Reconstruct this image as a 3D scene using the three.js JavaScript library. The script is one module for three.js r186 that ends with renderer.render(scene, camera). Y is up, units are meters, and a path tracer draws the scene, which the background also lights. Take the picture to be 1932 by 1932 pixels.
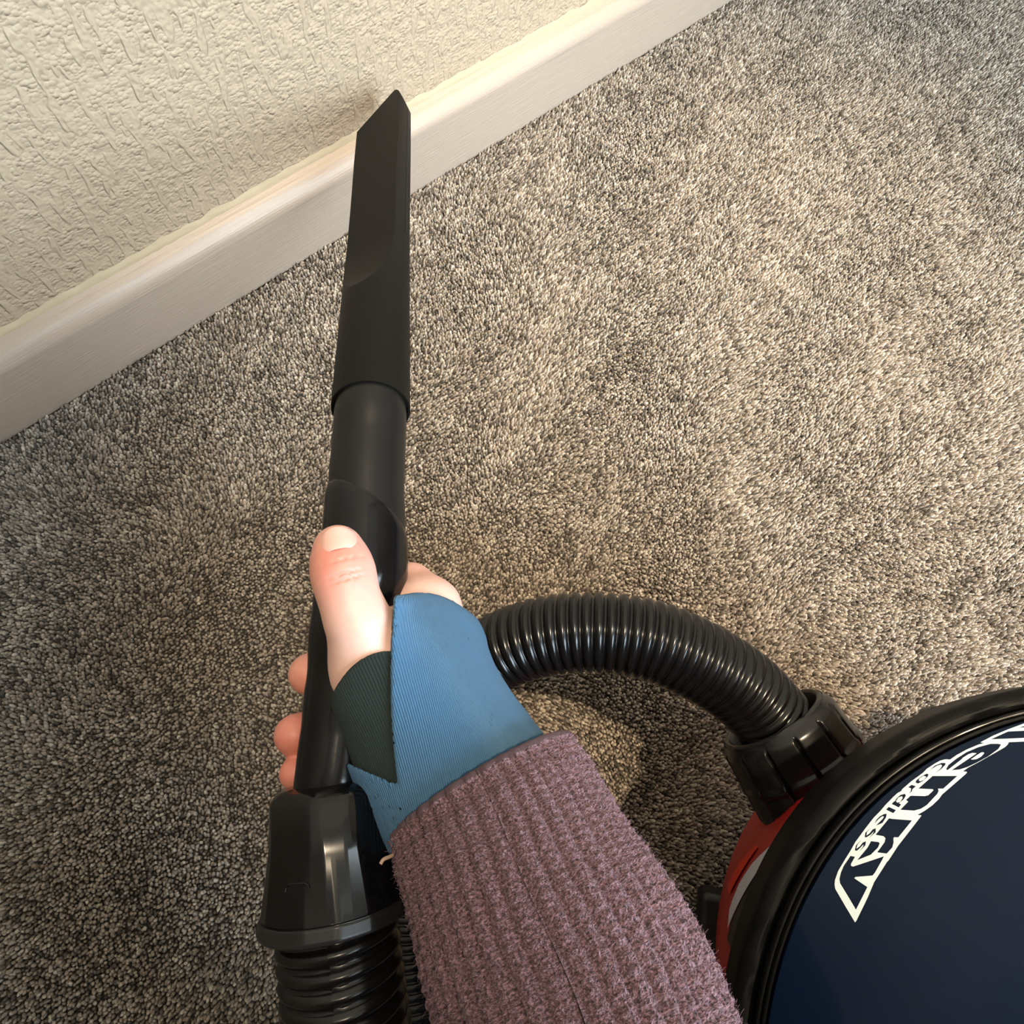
import * as THREE from 'three';
import { mergeGeometries, toCreasedNormals } from 'three/addons/utils/BufferGeometryUtils.js';
import { RoundedBoxGeometry } from 'three/addons/geometries/RoundedBoxGeometry.js';
import { RectAreaLightUniformsLib } from 'three/addons/lights/RectAreaLightUniformsLib.js';

// ---------------------------------------------------------------- camera, sky, lights, exposure
const scene = new THREE.Scene();
const FOCAL = 1150, HALF = 966;                              // the photograph is 1932 x 1932
const camera = new THREE.PerspectiveCamera(2 * Math.atan(HALF / FOCAL) * 180 / Math.PI, 1, 0.02, 40);
const EYE = new THREE.Vector3(0, 0.51, 0.3912);
const camRight = new THREE.Vector3(0.75116959, 0.11353008, 0.65027315);
const camDown = new THREE.Vector3(-0.61029794, -0.25596211, 0.74967981);
const camAhead = new THREE.Vector3(0.2515565, -0.95999704, -0.12298377);
camera.position.copy(EYE);
camera.quaternion.setFromRotationMatrix(new THREE.Matrix4().makeBasis(camRight, camDown.clone().negate(), camAhead.clone().negate()));
camera.updateMatrixWorld();
// a point of the room from the direction in which it was seen and its measured depth
const at = (x, y, depth) => EYE.clone().addScaledVector(camRight, (x - HALF) / FOCAL * depth).addScaledVector(camDown, (y - HALF) / FOCAL * depth).addScaledVector(camAhead, depth);

const renderer = new THREE.WebGLRenderer({ antialias: true });
renderer.toneMapping = THREE.LinearToneMapping;
renderer.toneMappingExposure = 1.12;
renderer.shadowMap.enabled = true;
renderer.shadowMap.type = THREE.PCFSoftShadowMap;
RectAreaLightUniformsLib.init();

scene.background = new THREE.Color().setRGB(3.0, 3.7, 4.5);          // the overcast sky outside the windows
// two windows out of view, placed for cool carpet light and collar highlight: [x0, x1, y0, y1, light strength chosen for each]
const WALL_Z = 1.46, WINDOWS = [[0.06, 0.80, 0.22, 2.00, 20], [1.20, 1.70, 1.55, 2.56, 27]];
WINDOWS.forEach(([x0, x1, y0, y1, sky], i) => {
  const day = new THREE.RectAreaLight(new THREE.Color(0.71, 0.87, 1.0), sky, x1 - x0, y1 - y0);
  day.name = 'daylight_of_unseen_window_' + (i + 1);
  day.position.set((x0 + x1) / 2, (y0 + y1) / 2, WALL_Z + 0.16);
  day.lookAt((x0 + x1) / 2, (y0 + y1) / 2, -5);
  scene.add(day);
});
const LAMP = new THREE.Vector3(0.38, 2.7, 0.40);              // ceiling light out of view, placed for the warm pool on the carpet
const LAMP_POWER = 27;

// ---------------------------------------------------------------- helpers
const seeded = (a) => () => { a |= 0; a = a + 0x6D2B79F5 | 0; let t = Math.imul(a ^ a >>> 15, 1 | a); t = t + Math.imul(t ^ t >>> 7, 61 | t) ^ t; return ((t ^ t >>> 14) >>> 0) / 4294967296; };
const V = (x, y, z) => new THREE.Vector3(x, y, z);
const clamp = (x, a, b) => Math.min(b, Math.max(a, x));
const smooth = (a, b, x) => { const t = clamp((x - a) / (b - a), 0, 1); return t * t * (3 - 2 * t); };
const mix = (a, b, t) => a + (b - a) * t;
const std = (o) => new THREE.MeshStandardMaterial(o);
const phys = (o) => new THREE.MeshPhysicalMaterial(o);

function hash(ix, iy, iz) { let h = Math.imul(ix, 374761393) ^ Math.imul(iy, 668265263) ^ Math.imul(iz, 2147483647 ^ 0x5bd1e995); h = Math.imul(h ^ h >>> 13, 1274126177); return ((h ^ h >>> 16) >>> 0) / 4294967296; }
// value noise on a lattice that repeats every (px, py) cells, range -1 to 1
function noise2(x, y, px, py, seed) {
  const x0 = Math.floor(x), y0 = Math.floor(y), fx = x - x0, fy = y - y0;
  const u = fx * fx * fx * (fx * (fx * 6 - 15) + 10), v = fy * fy * fy * (fy * (fy * 6 - 15) + 10);
  const ax = ((x0 % px) + px) % px, bx = (ax + 1) % px, ay = ((y0 % py) + py) % py, by = (ay + 1) % py;
  const g = (ix, iy, dx, dy) => { const h = hash(ix, iy, seed) * 6.2831853; return Math.cos(h) * dx + Math.sin(h) * dy; };
  return 1.5 * mix(mix(g(ax, ay, fx, fy), g(bx, ay, fx - 1, fy), u), mix(g(ax, by, fx, fy - 1), g(bx, by, fx - 1, fy - 1), u), v);
}
const wide = (x, y, seed) => noise2(x + 500, y + 500, 4096, 4096, seed);

function dataTexture(w, h, fill, channels, srgb) {
  const d = new Uint8Array(w * h * 4);
  for (let j = 0; j < h; j++) for (let i = 0; i < w; i++) {
    const o = (j * w + i) * 4, c = fill(i / w, j / h, i, j);
    if (channels === 1) { d[o] = d[o + 1] = d[o + 2] = clamp(Math.round(c * 255), 0, 255); } else for (let k = 0; k < 3; k++) d[o + k] = clamp(Math.round(c[k] * 255), 0, 255);
    d[o + 3] = 255;
  }
  const t = new THREE.DataTexture(d, w, h, THREE.RGBAFormat);
  t.wrapS = t.wrapT = THREE.RepeatWrapping; t.magFilter = THREE.LinearFilter; t.minFilter = THREE.LinearMipmapLinearFilter; t.generateMipmaps = true;
  if (srgb) t.colorSpace = THREE.SRGBColorSpace;
  t.needsUpdate = true;
  return t;
}
function mesh(name, geometry, material, parent = scene) {
  const m = new THREE.Mesh(geometry, material); m.name = name; m.castShadow = m.receiveShadow = true; parent.add(m); return m;
}
function thing(name, label, category) { const g = new THREE.Group(); g.name = name; g.userData = { label, category }; scene.add(g); return g; }
function structure(o, label, category) { o.userData = { kind: 'structure', label, category }; return o; }
const box = (x0, x1, y0, y1, z0, z1) => new THREE.BoxGeometry(x1 - x0, y1 - y0, z1 - z0).translate((x0 + x1) / 2, (y0 + y1) / 2, (z0 + z1) / 2);

// a surface grid of (m + 1) x (n + 1) points
function grid(m, n, f, uvf) {
  const pos = [], uv = [], idx = [];
  for (let i = 0; i <= m; i++) for (let j = 0; j <= n; j++) { const p = f(i / m, j / n); pos.push(p.x, p.y, p.z); const t = uvf ? uvf(i / m, j / n) : [i / m, j / n]; uv.push(t[0], t[1]); }
  for (let i = 0; i < m; i++) for (let j = 0; j < n; j++) { const a = i * (n + 1) + j, b = a + n + 1; idx.push(a, b, a + 1, b, b + 1, a + 1); }
  const g = new THREE.BufferGeometry();
  g.setAttribute('position', new THREE.Float32BufferAttribute(pos, 3)); g.setAttribute('uv', new THREE.Float32BufferAttribute(uv, 2)); g.setIndex(idx); g.computeVertexNormals();
  return g;
}
// frames carried along a curve without twist
function frames(curve, n, start) {
  const out = []; let nrm = start.clone();
  for (let i = 0; i <= n; i++) {
    const p = curve.getPointAt(i / n), t = curve.getTangentAt(i / n).normalize();
    nrm.addScaledVector(t, -nrm.dot(t)).normalize();
    out.push({ p, t, n: nrm.clone(), b: new THREE.Vector3().crossVectors(t, nrm) });
  }
  return out;
}
// tube with its own radius at every place: radius(s in metres, angle)
function tube(curve, steps, around, radius, start, uvScale = 1) {
  const fr = frames(curve, steps, start), L = curve.getLength();
  return grid(steps, around, (u, v) => {
    const q = fr[Math.round(u * steps)], a = v * Math.PI * 2, r = radius(u * L, a);
    return q.p.clone().addScaledVector(q.n, Math.cos(a) * r).addScaledVector(q.b, Math.sin(a) * r);
  }, (u, v) => [v, u * L * uvScale]);
}
const curveOf = (pts) => new THREE.CatmullRomCurve3(pts, false, 'centripetal');
// a turned profile [[radius, along], ...] placed on an axis
function turned(profile, from, dir, segments = 72, crease = 0.6) {
  let g = new THREE.LatheGeometry(profile.map(([r, y]) => new THREE.Vector2(r, y)), segments);
  g = toCreasedNormals(g, crease);
  g.applyQuaternion(new THREE.Quaternion().setFromUnitVectors(V(0, 1, 0), dir.clone().normalize()));
  return g.translate(from.x, from.y, from.z);
}
// rounded profile corner points
const arc = (cx, cy, r, a0, a1, n = 6) => Array.from({ length: n + 1 }, (_, i) => { const a = (a0 + (a1 - a0) * i / n) * Math.PI / 180; return [cx + r * Math.cos(a), cy + r * Math.sin(a)]; });

// surface of a solid given by its distance function
function solid(sdf, lo, hi, cell) {
  const nx = Math.ceil((hi.x - lo.x) / cell) + 1, ny = Math.ceil((hi.y - lo.y) / cell) + 1, nz = Math.ceil((hi.z - lo.z) / cell) + 1;
  const f = new Float32Array(nx * ny * nz), at3 = (i, j, k) => (k * ny + j) * nx + i, p = V(0, 0, 0);
  for (let k = 0; k < nz; k++) for (let j = 0; j < ny; j++) for (let i = 0; i < nx; i++) f[at3(i, j, k)] = sdf(p.set(lo.x + i * cell, lo.y + j * cell, lo.z + k * cell));
  const vid = new Int32Array(nx * ny * nz).fill(-1), pos = [], idx = [];
  const E = [[0, 1], [2, 3], [4, 5], [6, 7], [0, 2], [1, 3], [4, 6], [5, 7], [0, 4], [1, 5], [2, 6], [3, 7]];
  for (let k = 0; k < nz - 1; k++) for (let j = 0; j < ny - 1; j++) for (let i = 0; i < nx - 1; i++) {
    const c = []; let neg = 0;
    for (let q = 0; q < 8; q++) { const v = f[at3(i + (q & 1), j + (q >> 1 & 1), k + (q >> 2 & 1))]; c.push(v); if (v < 0) neg++; }
    if (!neg || neg === 8) continue;
    let sx = 0, sy = 0, sz = 0, m = 0;
    for (const [a, b] of E) if ((c[a] < 0) !== (c[b] < 0)) {
      const t = c[a] / (c[a] - c[b]);
      sx += mix(a & 1, b & 1, t); sy += mix(a >> 1 & 1, b >> 1 & 1, t); sz += mix(a >> 2 & 1, b >> 2 & 1, t); m++;
    }
    vid[at3(i, j, k)] = pos.length / 3;
    pos.push(lo.x + (i + sx / m) * cell, lo.y + (j + sy / m) * cell, lo.z + (k + sz / m) * cell);
  }
  const quad = (a, b, c, d, flip) => { if (a < 0 || b < 0 || c < 0 || d < 0) return; if (flip) idx.push(a, c, b, a, d, c); else idx.push(a, b, c, a, c, d); };
  for (let k = 1; k < nz - 1; k++) for (let j = 1; j < ny - 1; j++) for (let i = 1; i < nx - 1; i++) {
    const v = f[at3(i, j, k)] < 0;
    if (v !== f[at3(i + 1, j, k)] < 0) quad(vid[at3(i, j - 1, k - 1)], vid[at3(i, j, k - 1)], vid[at3(i, j, k)], vid[at3(i, j - 1, k)], !v);
    if (v !== f[at3(i, j + 1, k)] < 0) quad(vid[at3(i - 1, j, k - 1)], vid[at3(i - 1, j, k)], vid[at3(i, j, k)], vid[at3(i, j, k - 1)], !v);
    if (v !== f[at3(i, j, k + 1)] < 0) quad(vid[at3(i - 1, j - 1, k)], vid[at3(i, j - 1, k)], vid[at3(i, j, k)], vid[at3(i - 1, j, k)], !v);
  }
  const e = cell * 0.4, nor = new Float32Array(pos.length), q = V(0, 0, 0);
  const grad = (x, y, z, out) => out.set(sdf(q.set(x + e, y, z)) - sdf(q.set(x - e, y, z)), sdf(q.set(x, y + e, z)) - sdf(q.set(x, y - e, z)), sdf(q.set(x, y, z + e)) - sdf(q.set(x, y, z - e)));
  const g3 = V(0, 0, 0);
  for (let v = 0; v < pos.length; v += 3) {
    for (let it = 0; it < 2; it++) {
      grad(pos[v], pos[v + 1], pos[v + 2], g3); const l = g3.length() / (2 * e); if (l < 0.3) break;
      const d = clamp(sdf(q.set(pos[v], pos[v + 1], pos[v + 2])) / l, -cell * 0.5, cell * 0.5); g3.normalize();
      pos[v] -= g3.x * d; pos[v + 1] -= g3.y * d; pos[v + 2] -= g3.z * d;
    }
    grad(pos[v], pos[v + 1], pos[v + 2], g3).normalize(); nor[v] = g3.x; nor[v + 1] = g3.y; nor[v + 2] = g3.z;
  }
  const g = new THREE.BufferGeometry();
  g.setAttribute('position', new THREE.Float32BufferAttribute(pos, 3)); g.setAttribute('normal', new THREE.BufferAttribute(nor, 3)); g.setIndex(idx);
  return g;
}
// tapered capsule and smooth union
const capsule = (a, b, ra, rb) => { const ba = b.clone().sub(a), l2 = ba.lengthSq(); return (p) => { const x = p.x - a.x, y = p.y - a.y, z = p.z - a.z, h = clamp((x * ba.x + y * ba.y + z * ba.z) / l2, 0, 1); return Math.hypot(x - ba.x * h, y - ba.y * h, z - ba.z * h) - mix(ra, rb, h); }; };
const smin = (a, b, k) => { const h = Math.max(k - Math.abs(a - b), 0) / k; return Math.min(a, b) - h * h * k * 0.25; };
const smax = (a, b, k) => -smin(-a, -b, k);
// chain of joints [x, y, depth, radius in mm]
function chain(joints, k = 0.006) {
  const P = joints.map((j) => at(j[0], j[1], j[2])), c = [];
  for (let i = 0; i + 1 < P.length; i++) c.push(capsule(P[i], P[i + 1], joints[i][3] / 1000, joints[i + 1][3] / 1000));
  return (p) => { let d = c[0](p); for (let i = 1; i < c.length; i++) d = smin(d, c[i](p), k); return d; };
}
const plane = (a, b, c, inside) => { const n = new THREE.Vector3().crossVectors(b.clone().sub(a), c.clone().sub(a)).normalize(); if (n.dot(inside.clone().sub(a)) > 0) n.negate(); const w = n.dot(a); return (p) => n.dot(p) - w; };

// ---------------------------------------------------------------- the room
const ROOM = { x0: -1.7, x1: 2.3, z1: WALL_Z, y1: 2.7 };
// raised wallpaper: upright smooth smears over a crumbled ground, one tile is 0.64 m square
const TILE = 0.64;
const paperHeight = new Float32Array(2048 * 2048);
// rounded crumbs: one in every cell of a lattice that repeats every (px, py) cells
function crumbs(x, y, px, py, seed) {
  const x0 = Math.floor(x), y0 = Math.floor(y); let best = 0;
  for (let j = -1; j <= 1; j++) for (let i = -1; i <= 1; i++) {
    const cx = (((x0 + i) % px) + px) % px, cy = (((y0 + j) % py) + py) % py;
    const dx = x0 + i + 0.15 + 0.7 * hash(cx, cy, seed) - x, dy = y0 + j + 0.15 + 0.7 * hash(cx, cy, seed + 1) - y, s = hash(cx, cy, seed + 2);
    const r = 0.45 + 0.42 * s, q = 1 - (dx * dx + dy * dy) / (r * r); if (q > 0) best = Math.max(best, Math.sqrt(q) * (0.45 + 0.55 * s));
  }
  return best;
}
for (let j = 0; j < 2048; j++) for (let i = 0; i < 2048; i++) {
  const x = i / 2048 * TILE * 1000, y = j / 2048 * TILE * 1000;                        // mm
  const wx = x + 1.6 * noise2(x / 16, y / 20, 40, 32, 3);
  const n1 = noise2(wx / 6.4, y / 26.667, 100, 24, 11), n2 = noise2(wx / 3.2, y / 12.8, 200, 50, 12);
  const smear = smooth(-0.02, 0.5, n1 + 0.5 * n2 + 0.05);
  const crumb = Math.max(crumbs(x / 3.2, y / 2.5, 200, 256, 21), 0.8 * crumbs(x / 2.5 + 7.3, y / 1.6, 256, 400, 27));
  paperHeight[j * 2048 + i] = Math.max(0.04 + 0.78 * crumb * (0.72 + 0.6 * noise2(x / 8, y / 8, 80, 80, 33)), 0.02 + smear * (0.60 + 0.10 * n2 + 0.14 * noise2(x / 2.5, y / 3.2, 256, 200, 31)));
}
const paperBump = dataTexture(2048, 2048, (u, v, i, j) => paperHeight[j * 2048 + i], 1);
const wallPaint = std({ color: new THREE.Color(0.50, 0.38, 0.256), roughness: 0.62, bumpMap: paperBump, bumpScale: 0.0021 });
function wallSheet(x0, x1, y0, y1) { return grid(2, 2, (u, v) => V(mix(x0, x1, u), mix(y0, y1, v), 0), (u, v) => [mix(x0, x1, u) / TILE, mix(y0, y1, v) / TILE]); }
const wallBack = mesh('wall_back', (() => {
  const g = box(ROOM.x0 - 0.1, ROOM.x1 + 0.1, -0.05, ROOM.y1, -0.1, 0), p = g.attributes.position, uv = g.attributes.uv;
  for (let i = 0; i < p.count; i++) uv.setXY(i, p.getX(i) / TILE, p.getY(i) / TILE);
  return g;
})(), wallPaint);
structure(wallBack, 'cream painted wall with raised crumbled wallpaper above the skirting board', 'wall');

const plainPaint = std({ color: new THREE.Color(0.50, 0.39, 0.27), roughness: 0.85 });  // walls out of view, tinted to warm the light they bounce
structure(mesh('wall_left', box(ROOM.x0 - 0.1, ROOM.x0, 0, ROOM.y1, 0, ROOM.z1), plainPaint), 'plain cream side wall of the room', 'wall');
structure(mesh('wall_right', box(ROOM.x1, ROOM.x1 + 0.1, 0, ROOM.y1, 0, ROOM.z1), plainPaint), 'plain cream wall on the lamp side of the room', 'wall');
structure(mesh('ceiling', box(ROOM.x0 - 0.1, ROOM.x1 + 0.1, ROOM.y1, ROOM.y1 + 0.1, -0.1, ROOM.z1 + 0.2), std({ color: new THREE.Color(0.62, 0.56, 0.47), roughness: 0.9 })), 'flat white painted ceiling of the room', 'ceiling');
{
  const [A, B] = WINDOWS, z0 = WALL_Z, z1 = WALL_Z + 0.2, X0 = ROOM.x0 - 0.1, X1 = ROOM.x1 + 0.1;
  structure(mesh('wall_front', mergeGeometries([box(X0, A[0], 0, ROOM.y1, z0, z1), box(A[1], B[0], 0, ROOM.y1, z0, z1), box(B[1], X1, 0, ROOM.y1, z0, z1),
    box(A[0], A[1], 0, A[2], z0, z1), box(A[0], A[1], A[3], ROOM.y1, z0, z1), box(B[0], B[1], 0, B[2], z0, z1), box(B[0], B[1], B[3], ROOM.y1, z0, z1)]), plainPaint), 'plain cream wall around the two unseen windows', 'wall');
}
WINDOWS.forEach(([x0, x1, y0, y1], i) => {  // frames and panes of the unseen windows
  const w = new THREE.Group(); w.name = 'unseen_window_' + (i + 1); scene.add(w); structure(w, i ? 'smaller white framed two pane window out of view, placed to light the hose collar' : 'tall white framed two pane window out of view, placed to light the carpet', 'window');
  const white = std({ color: 0xf2f2ee, roughness: 0.35 }), glass = phys({ color: 0xffffff, roughness: 0.02, transmission: 1, thickness: 0, ior: 1.5 });
  const z0 = WALL_Z + 0.05, z1 = WALL_Z + 0.1, t = 0.05, mx = (x0 + x1) / 2 - 0.025;
  for (const b of [[x0, x0 + t, y0, y1], [x1 - t, x1, y0, y1], [x0 + t, x1 - t, y0, y0 + t], [x0 + t, x1 - t, y1 - t, y1]]) mesh('window_frame', box(b[0], b[1], b[2], b[3], z0, z1), white, w);
  mesh('mullion', box(mx, mx + 0.05, y0 + t, y1 - t, z0, z1), white, w);
  for (const [a, b] of [[x0 + t, mx], [mx + 0.05, x1 - t]]) mesh('pane', new THREE.PlaneGeometry(b - a, y1 - y0 - 2 * t).translate((a + b) / 2, (y0 + y1) / 2, WALL_Z + 0.075), glass, w);
});
// unseen ceiling light, its narrow beam shaped to warm the carpet by the wall
{
  const g = thing('unseen_downlight', 'round warm ceiling light out of view, placed to light the carpet near the papered wall', 'lamp'); g.position.copy(LAMP);
  mesh('trim_ring', turned([[0.042, -0.001], [0.042, -0.004], [0.056, -0.006], [0.060, -0.002], [0.060, 0.0]], V(0, 0, 0), V(0, 1, 0), 48), std({ color: 0xe8e6e0, roughness: 0.4 }), g);
  mesh('lens', new THREE.CylinderGeometry(0.042, 0.042, 0.003, 40).translate(0, -0.0015, 0), std({ color: 0xfff0d8, roughness: 0.5, emissive: new THREE.Color(1.0, 0.74, 0.44), emissiveIntensity: 5 }), g);
  const spot = new THREE.SpotLight(new THREE.Color(1.0, 0.80, 0.55), LAMP_POWER, 0, 13 * Math.PI / 180, 1, 2); spot.name = 'unseen_downlight_beam'; spot.position.set(0, -0.012, 0); spot.target.position.set(0.0, -2.7, -0.04); spot.castShadow = true; spot.shadow.radius = 2.2; g.add(spot, spot.target);
}

// skirting board: flat front with brushed paint, rounded top against the wall
const brushBump = dataTexture(1024, 256, (u, v) => {
  const x = u * 1024, y = v * 256;
  return 0.5 + 0.22 * noise2(x / 128, y / 3, 8, 86, 41) + 0.16 * noise2(x / 64, y / 1.6, 16, 160, 42) + 0.2 * noise2(x / 170, y / 22, 6, 12, 43);
}, 1);
const glossPaint = std({ color: new THREE.Color(0.46, 0.36, 0.278), roughness: 0.40, bumpMap: brushBump, bumpScale: 0.00028 });
const BOARD = { h: 0.0665, top: 0.0765, t: 0.016 };
{
  const prof = [[BOARD.t, -0.002], [BOARD.t, 0.03], [BOARD.t, BOARD.h - 0.006], ...arc(BOARD.t - 0.0135, BOARD.h - 0.006, 0.0135, 0, 84, 10).map(([z, y]) => [z, BOARD.h - 0.006 + (y - BOARD.h + 0.006) * 1.12]), [0.0012, BOARD.top + 0.0006], [-0.002, BOARD.top + 0.001]];
  let len = [0]; for (let i = 1; i < prof.length; i++) len.push(len[i - 1] + Math.hypot(prof[i][0] - prof[i - 1][0], prof[i][1] - prof[i - 1][1]));
  const m = 260;
  const g = grid(m, prof.length - 1, (u, v) => {
    const k = Math.round(v * (prof.length - 1)), x = mix(ROOM.x0, ROOM.x1, u);
    const wob = 0.0006 * wide(x * 9, k * 0.3, 51) + (k >= 3 ? 0.0007 * wide(x * 22, 1.5, 52) : 0);
    return V(x, prof[k][1] + wob * 0.6, prof[k][0] + wob * 0.5);
  }, (u, v) => [mix(ROOM.x0, ROOM.x1, u) / 0.35, len[Math.round(v * (prof.length - 1))] / 0.09]);
  structure(mesh('baseboard_back', g, glossPaint), 'white gloss painted skirting board with rounded top, brush marks along it', 'skirting board');
}
{ // painted filler along the joint of wall and skirting board
  const g = grid(700, 6, (u, v) => { const x = mix(ROOM.x0, ROOM.x1, u), topY = 0.0828 + 0.0026 * wide(x * 60, 3, 55) + 0.0012 * wide(x * 190, 7, 56), y = mix(BOARD.top - 0.001, topY, v); return V(x, y, 0.0002 + 0.0017 * (1 - v) + 0.0005 * Math.sin(v * 3.14) + 0.0004 * wide(x * 150, y * 300, 57)); });
  mesh('filler_bead', g, std({ color: new THREE.Color(0.54, 0.425, 0.27), roughness: 0.6 }), wallBack).userData.label = 'yellowed paint filler along the joint';
}
structure(mesh('baseboard_left', box(ROOM.x0, ROOM.x0 + 0.016, 0, BOARD.top, 0.016, ROOM.z1), glossPaint), 'white skirting board along the side wall', 'skirting board');
structure(mesh('baseboard_right', box(ROOM.x1 - 0.016, ROOM.x1, 0, BOARD.top, 0.016, ROOM.z1), glossPaint), 'white skirting board along the lamp side wall', 'skirting board');
structure(mesh('baseboard_front', box(ROOM.x0, ROOM.x1, 0, BOARD.top, ROOM.z1 - 0.016, ROOM.z1), glossPaint), 'white skirting board along the wall opposite the papered one', 'skirting board');

// ---------------------------------------------------------------- carpet
const floor = mesh('floor', box(ROOM.x0 - 0.1, ROOM.x1 + 0.1, -0.06, -0.004, -0.1, ROOM.z1 + 0.2), std({ color: new THREE.Color(0.08, 0.066, 0.052), roughness: 1 }));
structure(floor, 'floor under the brown and grey speckled carpet', 'floor');
{
  const rnd = seeded(77);
  // one twisted yarn end
  const yarn = (() => {
    const prof = [[0.95, -0.2], [1.0, 0.5], [0.82, 1.0], [0.45, 1.32]], side = 5, pos = [], idx = [];
    prof.forEach(([r, y], k) => { for (let s = 0; s < side; s++) { const a = (s / side) * 6.2832 + k * 0.5, rr = r * (s % 2 ? 0.8 : 1.1); pos.push(Math.cos(a) * rr, y, Math.sin(a) * rr); } });
    pos.push(0, 1.45, 0);
    for (let k = 0; k < prof.length - 1; k++) for (let s = 0; s < side; s++) { const a = k * side + s, b = k * side + (s + 1) % side; idx.push(a, a + side, b, b, a + side, b + side); }
    const top = (prof.length - 1) * side; for (let s = 0; s < side; s++) idx.push(top + s, pos.length / 3 - 1, top + (s + 1) % side);
    const g = new THREE.BufferGeometry(); g.setAttribute('position', new THREE.Float32BufferAttribute(pos, 3)); g.setIndex(idx); g.computeVertexNormals(); return g;
  })();
  // fine rows where the camera looks, coarser ones towards the side walls: [x from, x to, spacing]
  const Z0 = 0.0172, Z1 = 1.43, zones = [[-0.9, 1.5, 0.00255], [-1.68, -0.9, 0.0050], [1.5, 2.28, 0.0050]].map(([x0, x1, step]) => ({ x0, step, nx: Math.floor((x1 - x0) / step), nz: Math.floor((Z1 - Z0) / step) }));
  const tufts = new THREE.InstancedMesh(yarn, std({ color: 0xffffff, roughness: 0.95 }), zones.reduce((t, q) => t + q.nx * q.nz, 0));
  tufts.name = 'carpet_pile'; tufts.userData = { kind: 'stuff', label: 'short twisted wool pile of the brown and grey speckled carpet', category: 'carpet' };
  const palette = [[0.69, 0.60, 0.49], [0.55, 0.465, 0.372], [0.44, 0.368, 0.29], [0.335, 0.28, 0.22], [0.475, 0.385, 0.315], [0.17, 0.138, 0.107]];
  const m4 = new THREE.Matrix4(), q = new THREE.Quaternion(), q2 = new THREE.Quaternion(), up = V(0, 1, 0), col = new THREE.Color(); let n = 0;
  for (const { x0, step, nx, nz } of zones) for (let i = 0; i < nx; i++) for (let k = 0; k < nz; k++) {
    const big = step / 0.00255, x = x0 + (i + (k % 2) * 0.5 + (rnd() - 0.5) * 0.7) * step, z = Z0 + 0.001 + (k + (rnd() - 0.5) * 0.6) * step;
    // trodden pile: patches leaning their own way
    const sx = (x * 0.9 - z * 0.45) * 6, sz = (x * 0.45 + z * 0.9) * 11;
    const l1 = wide(sx, sz, 61), l2 = wide(sx * 1.3 + 40, sz * 1.3, 62), mott = wide(x * 38, z * 38, 63);
    const dx = 0.40 + 0.95 * l1 + (rnd() - 0.5) * 1.0, dz = 0.75 * l2 + (rnd() - 0.5) * 1.0;
    q.setFromUnitVectors(up, V(dx, 2.1, dz).normalize()); q2.setFromAxisAngle(up, rnd() * 6.2832); q.multiply(q2);
    const r = 0.00130 * big * (0.8 + 0.5 * rnd()), h = 0.0031 * (0.6 + 0.7 * rnd()) * (1 + 0.15 * l1);
    m4.compose(V(x, -0.0032, z), q, V(r, h, r)); tufts.setMatrixAt(n, m4);
    const c = palette[clamp(Math.floor(rnd() * 6 + mott * 1.2), 0, 5)], b = 0.60 + 0.28 * rnd();
    tufts.setColorAt(n, col.setRGB(c[0] * b, c[1] * b, c[2] * b)); n++;
  }
  tufts.castShadow = tufts.receiveShadow = true;
  scene.add(tufts);
}

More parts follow.
